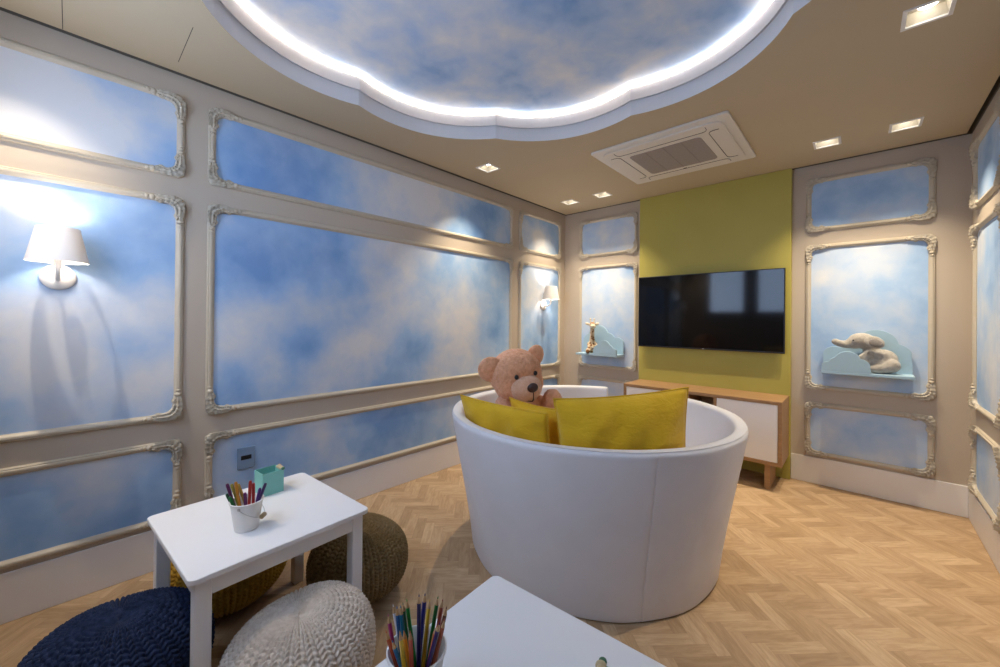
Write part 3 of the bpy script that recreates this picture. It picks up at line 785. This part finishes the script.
# ------------------------------------------------------------------ children's tables
TZ = .5
def child_table(label, loc, rz):
    t_ = thing('childrens_table', label, 'table', loc, rz, 'low white square tables')
    w_ = .292; th = .017
    bm = NB(); prism(bm, rrect(-w_, w_, -w_, w_, .022), TZ - th, TZ, 'XY'); obj('tabletop', bm, M['white'], t_, bevel=.003)
    lw = .044; i_ = w_ - .019
    for sx in (-1, 1):
        for sy in (-1, 1):
            a, b = sorted((sx * i_, sx * (i_ - lw))); c, d = sorted((sy * i_, sy * (i_ - lw)))
            obj('leg', BX(a, b, c, d, 0, TZ - th), M['white'], t_, bevel=.004)
    for s in (-1, 1):
        a, b = sorted((s * (i_ - .004), s * (i_ - .024)))
        obj('apron', BX(-i_ + lw, i_ - lw, a, b, TZ - th - .058, TZ - th), M['white'], t_, bevel=.002)
        obj('apron', BX(a, b, -i_ + lw, i_ - lw, TZ - th - .058, TZ - th), M['white'], t_, bevel=.002)
    return t_
RT = math.radians(3.3)
child_table('low white square table at the left, among the knitted poufs', (.863, -3.444, 0), RT)
T2 = Vector((1.779, -3.088, 0)) + Matrix.Rotation(RT, 3, 'Z') @ Vector((.292, -.292, 0))
child_table('low white square table cut off by the bottom edge, before the sofa', T2, RT)

# ------------------------------------------------------------------ knitted poufs
def pouf(label, loc, R, Hh, mat, nc, seed, tilt=(0, 0, 0), rows=40):
    nu, nv = nc * 12, rows * 6
    th = np.arange(nu) / nu * 2 * np.pi; s = np.linspace(-.5, .5, nv + 1) * np.pi
    p_ = 2.35
    cs = np.abs(np.cos(s)) ** (2 / p_) * R; zz = np.sign(np.sin(s)) * np.abs(np.sin(s)) ** (2 / p_) * Hh / 2
    arc_ = np.concatenate([[0], np.cumsum(np.hypot(np.diff(cs), np.diff(zz)))]); arc_ = arc_ / arc_[-1] * rows
    # the hollow of the gathered top
    zz = zz - .022 * np.exp(-(cs / .05) ** 2) * np.sign(zz)
    U, V = np.meshgrid(th / (2 * np.pi) * nc, arc_)
    u = U % 1.0; a = (u % .5) / .5; sg = np.where(u < .5, 1, -1)
    ph = (V + sg * .38 * (a - .5) * 2 + (np.floor(U) % 2) * .0) % 1.0
    hgt = np.sin(np.pi * a) ** .6 * (.02 + .98 * np.sin(np.pi * ph) ** .6)
    amp = .013 * np.clip(cs / (R * .45), .25, 1)[:, None]
    rad = cs[:, None] + 0 * U
    nx = np.gradient(zz, arc_ / rows); nz = -np.gradient(cs, arc_ / rows); ln_ = np.hypot(nx, nz) + 1e-9; nx /= ln_; nz /= ln_
    dsp = (hgt - .5) * amp
    rs = np.random.RandomState(seed)
    wob = .006 * np.sin(3 * th + rs.rand() * 6)[None, :] * np.cos(s)[:, None] + .005 * np.sin(2 * th + rs.rand() * 6)[None, :] * np.cos(s)[:, None]
    Rr = np.maximum(rad + (dsp + wob) * nx[:, None], 0); Z = zz[:, None] + (dsp + wob) * nz[:, None]
    co = np.stack([Rr * np.cos(th), Rr * np.sin(th), Z], -1).reshape(-1, 3)
    idx = np.arange((nv + 1) * nu).reshape(nv + 1, nu)
    A = idx[:-1]; B = np.roll(idx, -1, 1)[:-1]; C = np.roll(idx, -1, 1)[1:]; D = idx[1:]
    fc = np.stack([A, B, C, D], -1).reshape(-1, 4)
    me = bpy.data.meshes.new('knitted_pouf')
    me.vertices.add(len(co)); me.vertices.foreach_set('co', co.ravel())
    me.loops.add(fc.size); me.loops.foreach_set('vertex_index', fc.ravel().astype(np.int32))
    me.polygons.add(len(fc)); me.polygons.foreach_set('loop_start', np.arange(0, fc.size, 4, dtype=np.int32))
    me.update(calc_edges=True); me.validate()
    o = tag(obj('knitted_pouf', me, mat, smooth=True), label, 'pouf', 'knitted poufs round the left table')
    o.rotation_euler = tilt; o.location = (*loc, 0)
    mt = Euler(tilt).to_matrix(); zmin = (co @ np.array(mt)[2]).min(); o.location.z = -zmin + .001
    return o
K = {'navy': knit_mat('navy_cord', (.011, .019, .048), (.027, .042, .10)), 'mustard': knit_mat('ochre_cord', (.36, .21, .03), (.52, .32, .05)),
     'cream': knit_mat('cream_cord', (.58, .50, .42), (.72, .64, .56)), 'brown': knit_mat('khaki_brown_cord', (.17, .115, .05), (.27, .19, .095))}
pouf('navy blue knitted pouf in the bottom left corner', (.895, -3.845), .232, .34, K['navy'], 34, 1)
pouf('ochre knitted pouf under the back of the left table, by the skirting', (.496, -3.468), .236, .33, K['mustard'], 34, 2)
pouf('cream knitted pouf before the left table', (1.262, -3.438), .228, .32, K['cream'], 34, 3, (math.radians(3), math.radians(-4), .4))
pouf('khaki brown knitted pouf right of the left table', (.884, -3.045), .216, .315, K['brown'], 34, 4)

# ------------------------------------------------------------------ buckets and pencils
def bucket(label, loc, rz):
    b = thing('pencil_bucket', label, 'bucket', loc, rz, 'small white metal buckets')
    bm = NB(); r0, r1, h = .037, .0515, .098
    lathe(bm, [(0, .004), (r0 - .002, .004), (r0, 0), (r0 + .001, .004), (r1, h), (r1 + .0028, h + .001), (r1 + .003, h + .004), (r1, h + .005), (r1 - .0015, h + .002), (r0 - .001, .0055), (0, .0055)], 48)
    obj('body', bm, M['metalwhite'], b, smooth=True, auto=50)
    bm = NB(); zt_ = .088
    pts = [(r1 * math.cos(a) * 1.04, .0 + r1 * math.sin(a) * 1.08, zt_ - .045 * math.sin(a)) for a in np.linspace(0, PI, 25)]
    tube(bm, pts, .0011, 6)
    hdl = obj('handle', bm, M['steel'], b)
    bm = NB(); tube(bm, [(-.016, r1 * 1.08, zt_ - .044), (-.010, r1 * 1.09, zt_ - .045), (.010, r1 * 1.09, zt_ - .045), (.016, r1 * 1.08, zt_ - .044)], [.005, .0085, .0085, .005], 12)
    obj('grip', bm, M['grip'], hdl, smooth=True)
    for s in (-1, 1):
        bm = NB(); ball(bm, (s * r1 * 1.0, 0, zt_), (.004, .006, .006), 1); obj('lug', bm, M['steel'], b)
    return b
B1 = Vector((.952, -3.517, TZ + .0005)); B2 = Vector((1.943, -3.488, TZ + .0005))
bucket('white tin bucket of coloured pens on the left table', B1, math.radians(-42))
bucket('white tin bucket of sharpened pencils on the bottom table', B2, math.radians(150)).scale = (1.07, 1.07, 1.12)
PC = {}
def pcol(c):
    if c not in PC: PC[c] = plain('pencil_lacquer', c, .35, .5, var=0)
    return PC[c]
M['wood'] = plain('pencil_wood', (.62, .38, .19), .6, var=.05)
def pencil(label, kind, foot, tip, col, group):
    foot, tip = Vector(foot), Vector(tip); ln = (tip - foot).length; r = .0041
    p_ = thing('pencil' if kind else 'felt_pen', label, 'pencil' if kind else 'pen', foot, 0, group)
    q = (tip - foot).normalized().to_track_quat('Z', 'Y'); p_.rotation_mode = 'QUATERNION'; p_.rotation_quaternion = q
    if kind:
        bm = NB(); lathe(bm, [(0, 0), (r, 0), (r, ln - .017), (0, ln - .017)], 6); obj('barrel', bm, pcol(col), p_)
        bm = NB(); lathe(bm, [(0, ln - .0171), (r * .97, ln - .017), (.0012, ln - .005), (0, ln - .005)], 12); obj('cone', bm, M['wood'], p_, smooth=True, auto=40)
        bm = NB(); lathe(bm, [(0, ln - .0052), (.00125, ln - .005), (.0003, ln), (0, ln)], 8); obj('point', bm, pcol(col), p_)
    else:
        r = .0048
        bm = NB(); lathe(bm, [(0, 0), (r, 0), (r, ln - .045), (0, ln - .045)], 14); obj('barrel', bm, pcol(col), p_, smooth=True, auto=40)
        bm = NB(); lathe(bm, [(0, ln - .046), (r * 1.12, ln - .046), (r * 1.12, ln - .006), (r * .8, ln), (0, ln)], 14); obj('cap', bm, pcol(tuple(x * .8 for x in col)), p_, smooth=True, auto=40)
    return p_
PENS1 = [
 ('dark green', (0.01, 0.1, 0.05), (0.9286, -3.5245, 0.508), (0.923, -3.572, 0.631)),
 ('green', (0.03, 0.22, 0.06), (0.9584, -3.5278, 0.508), (0.945, -3.568, 0.626)),
 ('purple', (0.13, 0.02, 0.1), (0.9478, -3.5326, 0.508), (0.926, -3.572, 0.668)),
 ('olive yellow', (0.45, 0.38, 0.06), (0.9385, -3.517, 0.508), (0.904, -3.553, 0.655)),
 ('orange', (0.62, 0.25, 0.03), (0.9731, -3.5303, 0.508), (0.934, -3.548, 0.67)),
 ('amber', (0.55, 0.33, 0.05), (0.9323, -3.4943, 0.508), (0.906, -3.533, 0.65)),
 ('red', (0.5, 0.04, 0.03), (0.9565, -3.5134, 0.508), (0.962, -3.509, 0.67)),
 ('bright red', (0.6, 0.05, 0.05), (0.9509, -3.4962, 0.508), (0.948, -3.495, 0.654)),
 ('plum', (0.18, 0.03, 0.14), (0.9669, -3.5188, 0.508), (0.982, -3.531, 0.64)),
 ('violet', (0.13, 0.05, 0.25), (0.962, -3.5033, 0.508), (0.97, -3.48, 0.638)),
 ('dark violet', (0.06, 0.03, 0.12), (0.9792, -3.5201, 0.508), (0.979, -3.464, 0.654)),
]
PENS2 = [
 ('magenta', (0.42, 0.03, 0.2), (1.9296, -3.5104, 0.508), (1.912, -3.534, 0.69)),
 ('white', (0.75, 0.75, 0.76), (1.9168, -3.4869, 0.508), (1.893, -3.511, 0.687)),
 ('blue', (0.02, 0.14, 0.42), (1.9244, -3.5025, 0.508), (1.916, -3.517, 0.698)),
 ('teal blue', (0.01, 0.17, 0.28), (1.9295, -3.494, 0.508), (1.904, -3.501, 0.685)),
 ('dark green', (0.01, 0.16, 0.05), (1.9154, -3.4776, 0.508), (1.899, -3.492, 0.684)),
 ('green', (0.02, 0.3, 0.05), (1.922, -3.4694, 0.508), (1.905, -3.487, 0.691)),
 ('navy', (0.01, 0.01, 0.1), (1.9536, -3.49, 0.508), (1.948, -3.488, 0.722)),
 ('dark blue', (0.02, 0.02, 0.22), (1.9269, -3.478, 0.508), (1.949, -3.474, 0.717)),
 ('yellow', (0.75, 0.48, 0.03), (1.9389, -3.4769, 0.508), (1.94, -3.455, 0.691)),
 ('bottle green', (0.01, 0.2, 0.04), (1.9327, -3.4646, 0.508), (1.96, -3.45, 0.704)),
 ('brick red', (0.35, 0.06, 0.03), (1.9401, -3.4588, 0.508), (1.975, -3.45, 0.706)),
 ('brown', (0.16, 0.05, 0.02), (1.9547, -3.4744, 0.508), (1.988, -3.451, 0.698)),
 ('vermilion', (0.6, 0.1, 0.02), (1.9415, -3.5034, 0.508), (1.919, -3.543, 0.667)),
 ('short yellow', (0.8, 0.55, 0.03), (1.9552, -3.5106, 0.508), (1.958, -3.538, 0.684)),
 ('amber', (0.85, 0.4, 0.03), (1.9374, -3.489, 0.508), (1.956, -3.528, 0.678)),
 ('coral', (0.7, 0.14, 0.08), (1.9527, -3.5013, 0.508), (1.969, -3.523, 0.682)),
 ('orange', (0.7, 0.22, 0.06), (1.9477, -3.4808, 0.508), (1.99, -3.477, 0.677)),
 ('rust', (0.42, 0.1, 0.04), (1.9649, -3.4858, 0.508), (1.993, -3.46, 0.682)),
 ('sky blue', (0.03, 0.25, 0.6), (1.9462, -3.4953, 0.508), (1.936, -3.54, 0.656)),
 ('indigo', (0.03, 0.01, 0.12), (1.9614, -3.504, 0.508), (2.007, -3.483, 0.695)),
]
for (n_, col, f, t_) in PENS1: pencil('%s felt pen standing in the bucket on the left table' % n_, False, f, t_, col, 'felt pens in the left bucket')
for (n_, col, f, t_) in PENS2: pencil('%s pencil standing in the bucket on the bottom table' % n_, True, f, t_, col, 'pencils in the bottom bucket')

# ------------------------------------------------------------------ mint card boxes
def mint_box(label, loc, rz, cx=1, cy=1):
    b = thing('mint_box', label, 'box', loc, rz, 'mint open boxes on the tables')
    w_, d_, h_, th = .043, .042, .096, .003
    bm = NB()
    for a in ((-w_, w_, -d_, -d_ + th), (-w_, w_, d_ - th, d_), (-w_, -w_ + th, -d_ + th, d_ - th), (w_ - th, w_, -d_ + th, d_ - th)): box(bm, *a, 0, h_)
    box(bm, -w_ + th, w_ - th, -d_ + th, d_ - th, 0, th)
    obj('body', bm, M['mint'], b, bevel=.0008)
    bm = NB(); box(bm, -w_ + th + .0005, w_ - th - .0005, -d_ + th + .0005, d_ - th - .0005, h_ - .03, h_ - .028); obj('paper_stack', bm, M['mint_in'], b)
    bm = NB()
    for x, y, z, r in ((.0, .02, .004, .011), (-.006, .006, .008, .010), (.004, -.008, .006, .009)): ball(bm, (cx * (w_ - .006 + x), cy * (y + .01), h_ + z), (r, r * 1.1, r * .8), 2)
    c = blob('wooden_peg', bm, M['beige'], b, .002, 2)
    bm = NB(); ball(bm, (cx * (w_ - .004), cy * .042, h_ + .004), (.008, .009, .006), 2); obj('leaf', bm, M['green'], c, smooth=True)
    return b
mint_box('mint open box with a peg on its rim, on the left table', (.681, -3.36, TZ + .0005), math.radians(-85), -1, 1)
mint_box('mint open box at the bottom edge of the front table', (2.259, -3.292, TZ + .0005), math.radians(3), -1, 1)

# ------------------------------------------------------------------ camera, world, view
f_px, yaw, pitch, roll, v0 = 393.5855, .74107, .003808, .009045, 318.2618
d = Vector((-math.sin(yaw) * math.cos(pitch), math.cos(yaw) * math.cos(pitch), math.sin(pitch)))
r_ = Vector((math.cos(yaw), math.sin(yaw), 0)); u_ = r_.cross(d)
rr_ = r_ * math.cos(roll) + u_ * math.sin(roll); uu_ = -r_ * math.sin(roll) + u_ * math.cos(roll)
cam = bpy.data.cameras.new('camera'); co_ = bpy.data.objects.new('camera', cam); COL.objects.link(co_)
co_.matrix_world = Matrix(((rr_.x, uu_.x, -d.x, 2.5825), (rr_.y, uu_.y, -d.y, -3.954), (rr_.z, uu_.z, -d.z, 1.2596), (0, 0, 0, 1)))
cam.sensor_width = 36; cam.sensor_fit = 'HORIZONTAL'; cam.lens = f_px / 1000 * 36; cam.shift_y = -(333.5 - v0) / 1000; cam.clip_start = .02
SC.camera = co_
wd_ = bpy.data.worlds.new('world'); wd_.use_nodes = True; SC.world = wd_
wd_.node_tree.nodes['Background'].inputs[0].default_value = (.02, .02, .02, 1)
wd_.node_tree.nodes['Background'].inputs[1].default_value = .2
SC.view_settings.view_transform = 'Standard'; SC.view_settings.look = 'None'
SC.view_settings.gamma = 1; SC.view_settings.exposure = 0.82; SC.view_settings.use_curve_mapping = False
SC.cycles.use_denoising = True
SC.cycles.max_bounces = 10; SC.cycles.diffuse_bounces = 6; SC.cycles.sample_clamp_indirect = 6
